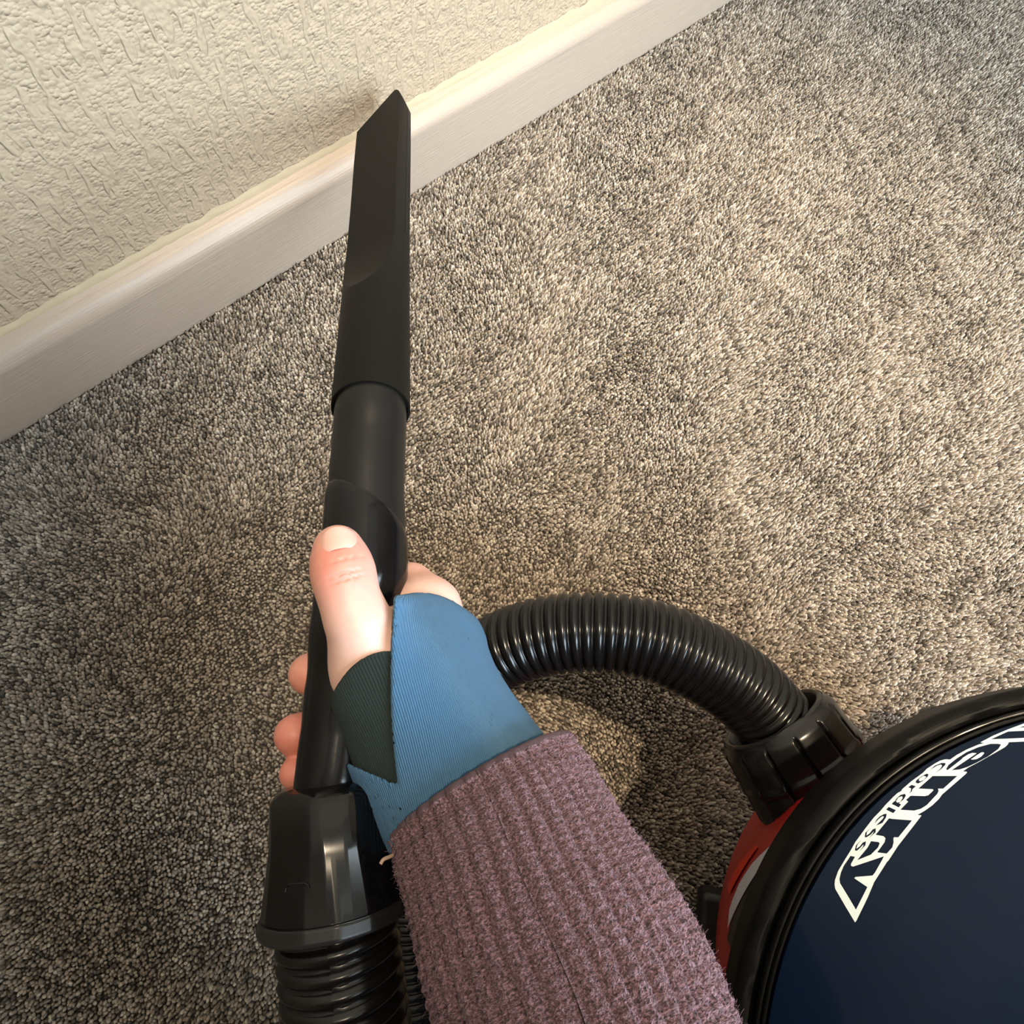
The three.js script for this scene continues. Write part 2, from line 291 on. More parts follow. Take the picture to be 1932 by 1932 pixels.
// ---------------------------------------------------------------- vacuum cleaner, tipped towards the wall
const black = (r, c = 0.012) => phys({ color: new THREE.Color(c, c, c * 1.05), roughness: r, specularIntensity: 1 });
const fineGrain = dataTexture(256, 256, (u, v, i, j) => 0.5 + 0.5 * (hash(i, j, 9) - 0.5), 1);
{
  const axis = V(-0.2, 1, -0.3).normalize();
  const g = thing('vacuum_cleaner', 'red round vacuum cleaner with black domed lid and white outlined lettering', 'vacuum cleaner');
  g.position.set(0.0988, 0.283, 0.712).addScaledVector(axis, -0.24);
  g.quaternion.setFromUnitVectors(V(0, 1, 0), axis);
  const red = phys({ color: new THREE.Color(0.50, 0.018, 0.016), roughness: 0.38, clearcoat: 0.25, clearcoatRoughness: 0.3, bumpMap: fineGrain, bumpScale: 0.00005 });
  const bodyR = (y) => { const Y = [0, 0.02, 0.06, 0.14, 0.2, 0.24], R = [0.146, 0.156, 0.165, 0.1715, 0.172, 0.172]; for (let i = 1; i < 6; i++) if (y <= Y[i]) return mix(R[i - 1], R[i], (y - Y[i - 1]) / (Y[i] - Y[i - 1])); return R[5]; };
  // the drum is drawn in beside the hose inlet
  const drawnIn = (deg) => 0.014 * smooth(-96, -74, deg) * (1 - smooth(10, 50, deg));
  const prof = [[0.0005, 0.004], [0.136, 0.004], ...arc(0.136, 0.014, 0.01, -90, 0, 5), ...[0.02, 0.04, 0.06, 0.09, 0.12, 0.14, 0.17, 0.2, 0.218].map((y) => [bodyR(y), y])];
  mesh('body', grid(prof.length - 1, 180, (u, v) => { const [r, y] = prof[Math.round(u * (prof.length - 1))], a = v * Math.PI * 2 - Math.PI, q = Math.max(0.0005, r - drawnIn(a * 180 / Math.PI) * smooth(0.05, 0.13, r)); return V(Math.cos(a) * q, y, Math.sin(a) * q); }), red, g);
  // rim of the lid
  const rim = [[0.166, 0.212], [0.1755, 0.212], [0.1765, 0.214], [0.1768, 0.217], [0.1764, 0.236], ...arc(0.1722, 0.2435, 0.0042, 0, 165, 12), [0.1680, 0.2430], [0.1676, 0.2380]];
  mesh('rim', turned(rim, V(0, 0, 0), V(0, 1, 0), 180, 0.9), phys({ color: new THREE.Color(0.0055, 0.0056, 0.0062), roughness: 0.48, specularIntensity: 0.25 }), g);
  mesh('seal_ring', turned([[0.1686, 0.238], [0.1685, 0.2520], ...arc(0.1677, 0.2526, 0.0008, 0, 150, 6), [0.1668, 0.2516], [0.1667, 0.2552], ...arc(0.1661, 0.2556, 0.0006, 0, 170, 6), [0.1653, 0.2540], [0.165, 0.246]], V(0, 0, 0), V(0, 1, 0), 180, 0.9), phys({ color: new THREE.Color(0.007, 0.007, 0.007), roughness: 0.2, specularIntensity: 0.6 }), g);
  // dome
  const DR = 0.1655, domeY = (r) => 0.258 + 0.034 * (1 - Math.pow(r / DR, 2.6));
  const domeProf = []; for (let i = 0; i <= 60; i++) { const r = 0.1650 * (1 - i / 60); domeProf.push([Math.max(r, 0.0005), domeY(r)]); }
  domeProf.unshift([0.1651, 0.252]);
  const dome = phys({ color: new THREE.Color(0.003, 0.009, 0.026), roughness: 0.10, specularIntensity: 0.35 });
  const lid = mesh('lid_dome', turned(domeProf, V(0, 0, 0), V(0, 1, 0), 180, 0.9), dome, g);
  lid.userData.label = 'glossy blue black domed lid';
  // printed lettering: one sheet following the dome, cut by its print
  const LOGO_OUTLINE = [[-36.8,-145.2],[-35.2,-150.3],[-33.4,-155.6],[-32.4,-156.6],[-31.2,-157.4],[-27.7,-158.7],[-22.7,-159.7],[-18.2,-160.5],[-14.4,-161.3],[-11.7,-161.6],[-7.5,-162.1],[-1.8,-162.6],[1.8,-162.6],[5.6,-162.8],[9.9,-162.8],[12.3,-162.7],[14,-162.3],[14.7,-162.5],[19.6,-162.2],[25.7,-161.4],[28.1,-161.4],[32.1,-160.7],[34.5,-160.1],[36.1,-159.4],[36.6,-159],[37.4,-158.2],[40.6,-157.7],[45.1,-156.6],[50,-155],[52.1,-154],[51.3,-155],[57,-153.5],[63.2,-151.4],[69.7,-148.9],[76.5,-145.9],[80.6,-143.5],[80.1,-142.3],[71.3,-143.2],[67.1,-142.6],[62.7,-145.7],[58.6,-148.9],[57.6,-148.7],[55.8,-148.8],[50.3,-150.1],[43.6,-151.7],[39.3,-152.8],[36.6,-153.2],[37.5,-152.3],[37.1,-152.1],[36.5,-152.1],[23.5,-153.1],[21.5,-152.9],[17.7,-153],[13.9,-153.5],[10.6,-154.2],[11.5,-153.3],[11.2,-153.2],[3.7,-152.6],[-3.8,-152],[-10.6,-151],[-11.5,-151],[-20.7,-149.5],[-21.3,-149.3],[-26.7,-147.7],[-36.2,-145.2]];
  const LOGO_HOLES = [
    [[-19.8,-159.4],[-18.8,-158.3],[-21.8,-157.7],[-22.5,-157.3],[-22.2,-156.7],[-10.7,-152.7],[-12.4,-152.3],[-17.9,-151.2],[-19.3,-151.1],[-24.4,-154.1],[-25.1,-154.1],[-23.9,-149.8],[-33.2,-147.5],[-31.8,-151.7],[-30.5,-155.8],[-29.5,-156.8],[-27.4,-157.8],[-24.5,-158.7]],
    [[-9.8,-158.3],[-8,-156.6],[-8.1,-156.1],[-9.8,-155.6],[-13.8,-155.6],[-19.2,-157.2],[-12.6,-157.7]],
    [[2,-159.3],[2.7,-158.5],[7.5,-154.2],[-1.3,-153.6],[-2.4,-154.5],[-3,-154.3],[-4.1,-153.5],[-5.9,-152.8],[-9.2,-152.7],[-11.4,-154.8],[-6.4,-155.4],[-5,-156],[-4.9,-156.8],[-6.7,-158.7]],
    [[14.9,-159.4],[18.6,-156.3],[19.7,-155.8],[22.6,-155.7],[22.9,-156],[19.3,-159.2],[27.2,-158.7],[33.6,-153.5],[25.7,-154],[24.4,-155.1],[23.8,-154.5],[22.4,-154.2],[16.1,-154.2],[13.4,-154.7],[11.1,-155.7],[7.7,-158.7],[12.4,-158.7],[12.3,-159.5]],
    [[33.1,-157.2],[35.1,-157.5],[39.4,-157],[44.2,-156.1],[49.1,-154.5],[53.4,-152.5],[55.3,-150.9],[55.8,-150.1],[53.4,-149.9],[48.2,-150.7],[42.9,-152],[39.2,-153.1],[36.3,-154.3],[34.1,-155.8],[33,-156.7]],
    [[55.1,-153.3],[62.4,-151],[66.8,-147.6],[70.7,-143.7],[67.2,-143.7],[64.1,-146.3]],
    [[66.6,-149.4],[68.7,-148.4],[75.4,-145.4],[78.7,-143.6],[78.3,-143.2],[72.8,-143.9],[68.3,-148]],
    [[27.3,-160.5],[31.3,-160.3],[34,-159.4],[35,-158.5],[34.4,-158.2],[31.9,-158.2],[28.6,-158.8],[31.8,-158.5],[33.2,-158.7],[33.3,-159.2],[31.9,-159.8],[29.3,-160.3]],
    [[20.5,-161],[21.4,-161.3],[24.3,-161],[26.5,-160.4],[26.7,-159.9],[25.7,-159.6],[22.6,-159.8],[20.8,-160.3]],
    [[17,-161.6],[18.7,-161.4],[19.4,-160.2],[17.7,-160.3]],
    [[17.7,-160.4],[16.6,-160],[14.9,-160.2],[16.5,-160.3],[17.4,-160.8]],
    [[7.2,-161.7],[8.9,-161.7],[9.6,-159.6],[8,-159.5]],
    [[8.8,-161.5],[10.3,-161.8],[12.4,-161.7],[14,-161],[13.7,-160.4],[11.9,-160.1],[9.5,-160.3],[8.8,-160.9]],
    [[3.9,-161.7],[5.5,-161.7],[6.4,-159.5],[4.7,-159.5]],
    [[-3.8,-161.2],[-1.8,-161.6],[0.1,-161.6],[2,-161.2],[2.8,-160.7],[1.5,-160.1],[-1.2,-159.7],[-3.8,-160.5],[-1.6,-160.5],[-0,-160.5],[1.2,-160.7],[0.8,-161.1],[-1.1,-161.3]],
    [[-5.1,-161.1],[-8.2,-161],[-9.4,-160.4],[-7.8,-160.2],[-5.9,-160.4],[-4.6,-160],[-5.9,-159.2],[-9.9,-159.4],[-7.2,-159.5],[-5.9,-159.8],[-7.8,-159.7],[-9.9,-160],[-10.4,-160.4],[-8.9,-161.2]],
    [[-11.6,-160.5],[-14.7,-160.3],[-16.1,-159.7],[-14.4,-159.5],[-12.6,-159.7],[-11.2,-159.3],[-12.6,-158.6],[-16.4,-158.5],[-13.7,-158.8],[-12.7,-159.2],[-14.7,-159.1],[-16.6,-159.2],[-17,-159.7],[-15.2,-160.5]]];
  const LOGO_FILLS = [
    [[33,-156.7],[40.3,-155.8],[41.4,-155.8],[44,-155.3],[45.5,-154.7],[46.5,-153.7],[34.1,-155.8]],
    [[42.8,-153.8],[45.5,-153.4],[47.9,-152.9],[48.6,-152.4],[48.3,-152.1],[46.4,-152.1],[44.4,-152.6],[43.1,-153.4]],
    [[22.1,-160.8],[23,-161],[24.9,-160.7],[25.3,-159.9],[23.6,-159.8],[22.2,-160.2]],
    [[9.2,-161.3],[11,-161.6],[12.5,-161.1],[12.1,-160.6],[10.2,-160.3],[9.1,-160.8]]];
  {
    const x0 = -42, x1 = 86, z0 = -164, z1 = -138, S = 14, cv = document.createElement('canvas');
    cv.width = (x1 - x0) * S; cv.height = (z1 - z0) * S;
    const c = cv.getContext('2d'); c.fillStyle = '#000'; c.fillRect(0, 0, cv.width, cv.height);
    const draw = (poly, style) => { c.fillStyle = style; c.beginPath(); poly.forEach(([x, z], i) => { const X = (x - x0) * S, Y = (z - z0) * S; if (i) c.lineTo(X, Y); else c.moveTo(X, Y); }); c.closePath(); c.fill(); };
    draw(LOGO_OUTLINE, '#fff'); LOGO_HOLES.forEach((h) => draw(h, '#000')); LOGO_FILLS.forEach((h) => draw(h, '#fff'));
    const tex = new THREE.CanvasTexture(cv); tex.magFilter = THREE.LinearFilter;
    const sheet = grid(160, 40, (u, v) => { const x = mix(x0, x1, u) / 1000, z = mix(z0, z1, v) / 1000; return V(x, domeY(Math.hypot(x, z)) + 0.00025, z); }, (u, v) => [u, 1 - v]);
    mesh('lettering', sheet, std({ color: new THREE.Color(0.74, 0.86, 0.90), roughness: 0.5, alphaMap: tex, alphaTest: 0.5, side: THREE.DoubleSide }), g).userData.label = 'white outlined lettering printed on the lid';
  }
  // stickers on the red side, given as [degrees around, height]
  const sticker = (name, edgeA, edgeB, colour, lift, label) => {
    const along = (e, t) => { const k = t * (e.length - 1), i = Math.min(e.length - 2, Math.floor(k)), f = k - i; return [mix(e[i][0], e[i + 1][0], f), mix(e[i][1], e[i + 1][1], f)]; };
    const s = grid(40, 6, (u, v) => { const a = along(edgeA, u), b = along(edgeB, u), d = mix(a[0], b[0], v) * Math.PI / 180, y = mix(a[1], b[1], v), r = bodyR(y) + lift; return V(Math.cos(d) * r, y, Math.sin(d) * r); });
    mesh(name, s, phys({ color: colour, roughness: 0.35, side: THREE.DoubleSide }), g).userData.label = label;
  };
  sticker('sticker_patch', [[-102, 0.206], [-108, 0.206], [-115, 0.204], [-121, 0.198]], [[-104, 0.198], [-109, 0.190], [-114.5, 0.179], [-121, 0.170]], new THREE.Color(0.02, 0.02, 0.022), 0.0005, 'black patch of the sticker under the rim');
  sticker('sticker_stripe', [[-103.1, 0.204], [-105.7, 0.1997], [-108.8, 0.1945], [-114.5, 0.1808], [-119.66, 0.1685]], [[-103.1, 0.1973], [-107.8, 0.1766], [-112.5, 0.1637], [-117.3, 0.1584], [-119.7, 0.1683]], new THREE.Color(0.72, 0.72, 0.80), 0.0009, 'white curved stripe of the sticker');
  sticker('sticker_bar', [[-105.3, 0.1615], [-116, 0.1157]], [[-105, 0.1706], [-115.7, 0.145]], new THREE.Color(0.80, 0.03, 0.008), 0.0009, 'bright red bar of the sticker');
  // castors under the body
  for (const deg of [-130, -40, 50, 140]) {
    const a = deg * Math.PI / 180, c = new THREE.Group(); c.name = 'castor'; g.add(c); c.position.set(Math.cos(a) * 0.150, 0, Math.sin(a) * 0.150); c.rotation.y = -a;
    mesh('castor_housing', new RoundedBoxGeometry(0.05, 0.03, 0.04, 3, 0.006).translate(0, 0.018, 0), black(0.4), c);
    mesh('wheel', new THREE.CylinderGeometry(0.014, 0.014, 0.018, 28).rotateX(Math.PI / 2).translate(0.004, 0.008, 0), black(0.5, 0.02), c);
  }
}

// ---------------------------------------------------------------- hose with its cuff, swivel collar and handle
const hosePlastic = phys({ color: new THREE.Color(0.005, 0.005, 0.0055), roughness: 0.22, specularIntensity: 0.8 });
const gripPlastic = phys({ color: new THREE.Color(0.003, 0.0032, 0.004), roughness: 0.13, specularIntensity: 0.8 });
const mattePlastic = phys({ color: new THREE.Color(0.0055, 0.0053, 0.0045), roughness: 0.52, specularIntensity: 0.22 });
const HANDLE = [[704, 730, 0.313, 17.2], [700, 770, 0.302, 17.4], [697, 830, 0.297, 17.5], [692, 910, 0.290, 17.6], [690, 1000, 0.2835, 18.2], [683, 1090, 0.2775, 19.2], [668, 1190, 0.271, 17.8], [651, 1295, 0.2635, 15.2], [637, 1387, 0.2575, 14.1], [628, 1460, 0.2525, 13.8], [624, 1500, 0.2505, 13.8]];
const handleCurve = curveOf(HANDLE.map((h) => at(h[0], h[1], h[2])));
const toEye = (p) => EYE.clone().sub(p).normalize();
{
  const g = thing('vacuum_hose', 'black corrugated vacuum hose with swivel collar and straight handle', 'hose');
  const L = handleCurve.getLength(), hp = HANDLE.map((h) => at(h[0], h[1], h[2]));
  const stops = [0]; for (let i = 1; i < hp.length; i++) stops.push(stops[i - 1] + hp[i].distanceTo(hp[i - 1]));
  const total = stops[stops.length - 1];
  const handleR = (s) => { const q = s / L * total; let i = 1; while (i < stops.length - 1 && q > stops[i]) i++; const t = smooth(0, 1, (q - stops[i - 1]) / (stops[i] - stops[i - 1])); return mix(HANDLE[i - 1][3], HANDLE[i][3], t) / 1000; };
  const start = toEye(hp[0]);
  // plain spigot, then the thicker grip starting along a slanting line
  mesh('handle_tube', tube(handleCurve, 160, 64, (s) => handleR(s), start), phys({ color: new THREE.Color(0.009, 0.0088, 0.0082), roughness: 0.34, specularIntensity: 0.5 }), g);
  const gs = stops[3] + 0.014;
  const fr = frames(handleCurve, 400, start);
  mesh('grip', grid(150, 72, (u, v) => {
    const a = v * Math.PI * 2, edge = gs + 0.012 * Math.cos(a + 1.9), s = mix(edge, L - 0.001, u), q = fr[clamp(Math.round(s / L * 400), 0, 400)];
    const off = s - edge, r = handleR(s) + 0.0013 * Math.sqrt(smooth(0, 0.006, off)) - (u === 0 ? 0.0006 : 0);
    return q.p.clone().addScaledVector(q.n, Math.cos(a) * r).addScaledVector(q.b, Math.sin(a) * r);
  }), gripPlastic, g);
  // swivel collar
  const c0 = at(624, 1474, 0.2515), c1 = at(634, 1735, 0.2375), cd = c1.clone().sub(c0).normalize(), len = c0.distanceTo(c1);
  mesh('swivel_collar', turned([[0.0140, 0.000], [0.0175, 0.0008], ...arc(0.0178, 0.0068, 0.006, -80, -8, 8), [0.0243, len * 0.45], [0.0272, len * 0.86], [0.0274, len * 0.872], [0.0262, len * 0.876], [0.0262, len * 0.892]], c0, cd, 96, 0.7), gripPlastic, g);
  mesh('collar_ring', turned([[0.0255, len * 0.886], [0.0278, len * 0.886], ...arc(0.0272, len * 0.886 + 0.0012, 0.0012, -60, 0, 4), [0.0288, len * 0.965], ...arc(0.0268, len * 0.965, 0.002, 0, 90, 6), [0.0252, len * 1.0], [0.0246, len * 0.97], [0.0240, len * 0.9]], c0, cd, 96, 0.7), phys({ color: new THREE.Color(0.013, 0.013, 0.014), roughness: 0.32 }), g);
  { // small moulded tab on the collar
    const mid = at(572, 1664, 0.2235), ax = cd.clone(), across = new THREE.Vector3().crossVectors(ax, toEye(mid)).normalize();
    const P = (a, b) => mid.clone().addScaledVector(across, a).addScaledVector(ax, b);
    const side = across.dot(camRight) > 0 ? 1 : -1;
    const pts = [P(-0.0046 * side, 0.0016), P(-0.0044 * side, 0.0002), P(-0.0034 * side, -0.0006), P(0, -0.0007), P(0.0036 * side, -0.0006), P(0.0044 * side, 0.0002), P(0.0046 * side, 0.001)];
    const o = c0.clone(), onSurface = pts.map((p) => { const y = p.clone().sub(o).dot(cd), f = o.clone().addScaledVector(cd, y), d = p.clone().sub(f).normalize(); return f.addScaledVector(d, mix(0.0243, 0.0272, (y / len - 0.45) / 0.41) + 0.0001); });
    mesh('collar_tab', new THREE.TubeGeometry(curveOf(onSurface), 40, 0.00045, 8), gripPlastic, g);
  }
  // corrugated hose: from the collar out of sight, back along the carpet, up and over to the vacuum cleaner
  const P = [at(633, 1712, 0.2385), at(640, 1780, 0.2355), at(650, 1880, 0.2325), at(664, 1990, 0.2315), at(690, 2180, 0.238), at(760, 2420, 0.27), at(870, 2520, 0.325), at(900, 2350, 0.372), at(850, 2120, 0.392), at(800, 1900, 0.405), at(780, 1730, 0.414), at(782, 1580, 0.416), at(800, 1440, 0.408), at(846, 1320, 0.392), at(920, 1242, 0.374), at(1010, 1204, 0.360), at(1120, 1193, 0.352), at(1234, 1210, 0.349), at(1345, 1260, 0.351), at(1410, 1306, 0.355), at(1462, 1362, 0.360)];
  P.forEach((p) => { p.y = Math.max(p.y, 0.028); });
  const hose = curveOf(P), HL = hose.getLength(), pitch = 0.0060, rings = Math.round(HL / pitch);
  const wave = (s) => { const w = Math.abs(Math.sin(Math.PI * s / HL * rings)); return 0.0204 + 0.0030 * Math.pow(w, 0.75); };
  mesh('corrugated_tube', tube(hose, rings * 8, 44, wave, V(0, 1, 0)), hosePlastic, g);
  // cuff that plugs into the vacuum cleaner
  const k0 = at(1456, 1356, 0.360), k1 = at(1540, 1482, 0.352), kd = k1.clone().sub(k0).normalize(), kl = k0.distanceTo(k1) + 0.004;
  const q = new THREE.Quaternion().setFromUnitVectors(V(0, 1, 0), kd);
  const cuff = grid(40, 288, (u, v) => {
    const a = v * Math.PI * 2, y = u * kl, t = u;
    let r = mix(0.0356, 0.0380, smooth(0.1, 1, t)) - 0.0035 * Math.pow(1 - smooth(0, 0.16, t), 2) - 0.0022 * smooth(0.94, 1, t);
    const f = ((v * 13) % 1 + 1) % 1, groove = 1 - smooth(0.025, 0.075, Math.abs(f - 0.5));
    r -= 0.0026 * groove * smooth(0.05, 0.16, t) * (1 - smooth(0.9, 0.96, t));
    r += 0.0008 * smooth(0.50, 0.53, t) * (1 - smooth(0.57, 0.60, t)) * (1 - groove);
    return V(Math.cos(a) * r, y, Math.sin(a) * r).applyQuaternion(q).add(k0);
  });
  mesh('cuff', cuff, phys({ color: new THREE.Color(0.006, 0.006, 0.0065), roughness: 0.25 }), g);
  mesh('cuff_mouth', turned([[0.0318, 0.0002], ...arc(0.0300, 0.0006, 0.0018, 20, 160, 8).map(([r, y]) => [r, -y + 0.0012]), [0.0275, 0.010], [0.0225, 0.013]], k0, kd, 72, 0.9), black(0.3), g);
  mesh('cuff_neck', turned([[0.0285, kl - 0.006], [0.0285, kl + 0.012]], k0, kd, 60), black(0.45), g);
}

// ---------------------------------------------------------------- crevice tool on the end of the handle
{
  const a = at(700, 773, 0.302), b = at(727, 200, 0.497), ax = b.clone().sub(a), L = ax.length(); ax.normalize();
  const mid = a.clone().lerp(b, 0.6), eye = toEye(mid); eye.addScaledVector(ax, -eye.dot(ax)).normalize();
  const right = new THREE.Vector3().crossVectors(ax, eye).normalize(); if (right.dot(camRight) < 0) right.negate();
  const roll = 35 * Math.PI / 180, face = eye.clone().multiplyScalar(Math.cos(roll)).addScaledVector(right, -Math.sin(roll)), wide3 = right.clone().multiplyScalar(Math.cos(roll)).addScaledVector(eye, Math.sin(roll));
  const W = (s) => mix(0.0192, 0.0205, smooth(0.1, L, s)), half = (s) => { const u = clamp((s - 0.078) / 0.060, 0, 1); return mix(W(s), 0.0092, 1 - Math.pow(1 - u, 2.2)); };
  const n = 240, m = 320;
  const shape = (s, t, grow) => { const w = W(s) - grow, h = half(s) - grow; let x = Math.cos(t) * w, y = Math.sin(t) * w; y = clamp(y, -h, h); return [x, y]; };
  const place = (s, x, y) => { const slant = smooth(L * 0.45, L, s), k = x / 0.0205; return a.clone().addScaledVector(ax, s - 0.050 * slant * (0.5 - 0.5 * k) - 0.022 * slant * Math.pow(Math.max(0, k - 0.62) / 0.38, 2.2)).addScaledVector(wide3, x).addScaledVector(face, y); };
  const outer = grid(m, n, (u, v) => { const s = u * L, [x, y] = shape(s, v * Math.PI * 2, 0); return place(s, x, y); });
  const inner = grid(m, n, (u, v) => { const s = u * L, [x, y] = shape(s, -v * Math.PI * 2, 0.0013); return place(s, x, y); });
  const lip = (s, flip) => grid(3, n, (u, v) => { const t = (flip ? -1 : 1) * v * Math.PI * 2, [x, y] = shape(s, t, 0.0013 * u); return place(s, x, y); });
  const g = mergeGeometries([outer, inner, lip(0, true), lip(L, false)]);
  mattePlastic.side = THREE.DoubleSide;
  const tool = thing('crevice_tool', 'matt black crevice nozzle with flat slanted tip against the skirting board', 'nozzle');
  mesh('nozzle', g, mattePlastic, tool);
  const seam = []; for (let i = 0; i <= 20; i++) { const s = mix(L * 0.42, L * 0.985, i / 20); seam.push(place(s, W(s) + 0.00005, -0.0008)); }
  mesh('mould_seam', new THREE.TubeGeometry(curveOf(seam), 60, 0.0004, 6), black(0.6, 0.004), tool);
}

// ---------------------------------------------------------------- the person: hand round the handle, three layers of sleeve
{
  const g = thing('person', 'person in a plum knitted jumper over a blue top, hand gripping the black hose handle', 'person');
  // --- hand
  const thumb = chain([[637, 1031, 0.258, 8.5], [641, 1052, 0.256, 9.7], [649, 1086, 0.252, 11.0], [659, 1130, 0.2505, 9.8], [678, 1178, 0.251, 11.6], [703, 1250, 0.257, 16.5], [765, 1340, 0.264, 22]], 0.008);
  const index = chain([[822, 1138, 0.284, 10.4], [776, 1102, 0.2945, 9.6], [700, 1104, 0.306, 8.8], [640, 1112, 0.300, 7.8]], 0.004);
  const middle = chain([[842, 1195, 0.288, 10.8], [742, 1240, 0.2855, 9.8], [656, 1268, 0.2915, 9.3], [601, 1271, 0.2875, 9.6], [583, 1271, 0.282, 9.2]], 0.004);
  const ring = chain([[850, 1270, 0.287, 10.6], [735, 1345, 0.2795, 9.6], [642, 1385, 0.2820, 9.0], [575, 1388, 0.276, 9.4], [556, 1386, 0.2705, 8.8]], 0.004);
  const little = chain([[850, 1345, 0.283, 9.6], [718, 1428, 0.2735, 8.3], [632, 1461, 0.2755, 7.4], [572, 1460, 0.270, 7.4], [557, 1458, 0.2655, 6.7]], 0.004);
  const palm = chain([[790, 1142, 0.281, 12.5], [793, 1215, 0.277, 16.5], [806, 1300, 0.272, 20], [838, 1400, 0.265, 25], [893, 1500, 0.257, 28], [975, 1640, 0.238, 30]], 0.02);
  const heel = chain([[748, 1330, 0.262, 21.5], [808, 1425, 0.262, 20.5], [860, 1500, 0.258, 23]], 0.02);
  const knuckles = chain([[812, 1160, 0.288, 10.5], [822, 1230, 0.293, 11.5], [842, 1330, 0.292, 13]], 0.02);
  // folds of skin over the thumb joint
  const fold = [[651, 1094, 0.2405], [650, 1082, 0.2405], [645, 1062, 0.2462]].map(([x, y, d], i) => { const c = at(x, y, d), t = at(x + 40, y + (i === 0 ? 10 : 4), d).sub(c).normalize(), ax = at(680, 1175, 0.251).sub(at(637, 1031, 0.258)).normalize(); return { c, t, ax }; });
  const skin = (p) => {
    let d = smin(thumb(p), smin(palm(p), smin(heel(p), knuckles(p), 0.01), 0.012), 0.012);
    d = smin(d, index(p), 0.006); d = smin(d, middle(p), 0.003); d = smin(d, ring(p), 0.003); d = smin(d, little(p), 0.003);
    for (const f of fold) { const x = p.x - f.c.x, y = p.y - f.c.y, z = p.z - f.c.z, al = x * f.ax.x + y * f.ax.y + z * f.ax.z, l = x * x + y * y + z * z; d += 0.0008 * Math.exp(-al * al / 3.2e-7) * Math.exp(-l / 5e-5); }
    return d;
  };
  const bounds = (pts, pad) => { const b = new THREE.Box3().setFromPoints(pts); return [b.min.subScalar(pad), b.max.addScalar(pad)]; };
  const [h0, h1] = bounds([at(640, 1030, 0.25), at(556, 1460, 0.27), at(640, 1112, 0.306), at(868, 1330, 0.30), at(905, 1500, 0.257), at(860, 1130, 0.26)], 0.032);
  const bare = plane(at(905, 1500, 0.257), at(1000, 1450, 0.257), at(905, 1500, 0.30), at(800, 1200, 0.27));      // the rest of the arm is inside the sleeves
  const hand = solid((p) => smax(skin(p), bare(p), 0.004), h0, h1, 0.0014);
  { // skin: redder over joints and finger ends
    const P = hand.attributes.position, col = new Float32Array(P.count * 3), p = V(0, 0, 0);
    const warm = [[at(632, 1040, 0.25), 0.015, 0.75], [at(645, 1086, 0.245), 0.014, 0.8], [at(583, 1271, 0.28), 0.015, 1], [at(556, 1386, 0.27), 0.016, 1.1], [at(557, 1458, 0.265), 0.014, 1], [at(795, 1100, 0.29), 0.012, 0.6]];
    for (let i = 0; i < P.count; i++) {
      p.fromBufferAttribute(P, i); let w = 0; for (const [c, r, k] of warm) w += k * Math.exp(-p.distanceToSquared(c) / (r * r));
      const m = 0.05 * wide(p.x * 300, p.z * 300 + p.y * 200, 71); w = clamp(w, 0, 1.15);
      col[i * 3] = 0.68 * (1 + m * 0.4) - 0.01 * w; col[i * 3 + 1] = 0.44 * (1 + m) - 0.18 * w; col[i * 3 + 2] = 0.375 * (1 + m) - 0.17 * w;
    }
    hand.setAttribute('color', new THREE.BufferAttribute(col, 3));
  }
  const skinMat = phys({ color: 0xffffff, vertexColors: true, roughness: 0.46, sheen: 0.2, sheenColor: new THREE.Color(1, 0.7, 0.6) });
  const plainSkin = (name, geo) => { const n = geo.attributes.position.count, c = new Float32Array(n * 3); for (let i = 0; i < n; i++) { c[i * 3] = 0.72; c[i * 3 + 1] = 0.50; c[i * 3 + 2] = 0.42; } geo.setAttribute('color', new THREE.BufferAttribute(c, 3)); mesh(name, geo, skinMat, g); };
  mesh('body', hand, skinMat, g).userData.label = 'bare hand with thumb on top of the handle';
  // --- thumb nail
  {
    const c = at(639, 1020, 0.2482), ax = at(637, 1031, 0.258).sub(at(647, 1078, 0.2535)).normalize(), up0 = toEye(c).addScaledVector(camRight, -0.10); up0.addScaledVector(ax, -up0.dot(ax)).normalize();
    const sd = new THREE.Vector3().crossVectors(up0, ax).normalize();
    const nail = grid(20, 20, (u, v) => {
      const x = (u - 0.5) * 2, y = (v - 0.5) * 2, wdt = 0.0072 * Math.sqrt(1 - 0.55 * Math.pow(Math.abs(y), 3.2)), p = c.clone().addScaledVector(sd, x * wdt).addScaledVector(ax, y * 0.0058 + 0.0008);
      for (let i = 0; i < 8; i++) p.addScaledVector(up0, -thumb(p) * 0.9);
      return p.addScaledVector(up0, 0.0004 + 0.0007 * (1 - x * x) - 0.0006 * Math.pow(Math.abs(x), 6) + (y > 0 ? 0.0004 * y * y : -0.0004 * y * y));
    });
    mesh('thumb_nail', nail, phys({ color: new THREE.Color(0.80, 0.47, 0.41), roughness: 0.22, clearcoat: 0.4, side: THREE.DoubleSide }), g).userData.label = 'short pale pink thumb nail';
  }
  // --- cloth helper: uv wraps round the arm, the seam lies on the far side
  const armA = at(800, 1130, 0.280), armB = at(915, 1520, 0.255), armDir = armB.clone().sub(armA).normalize();
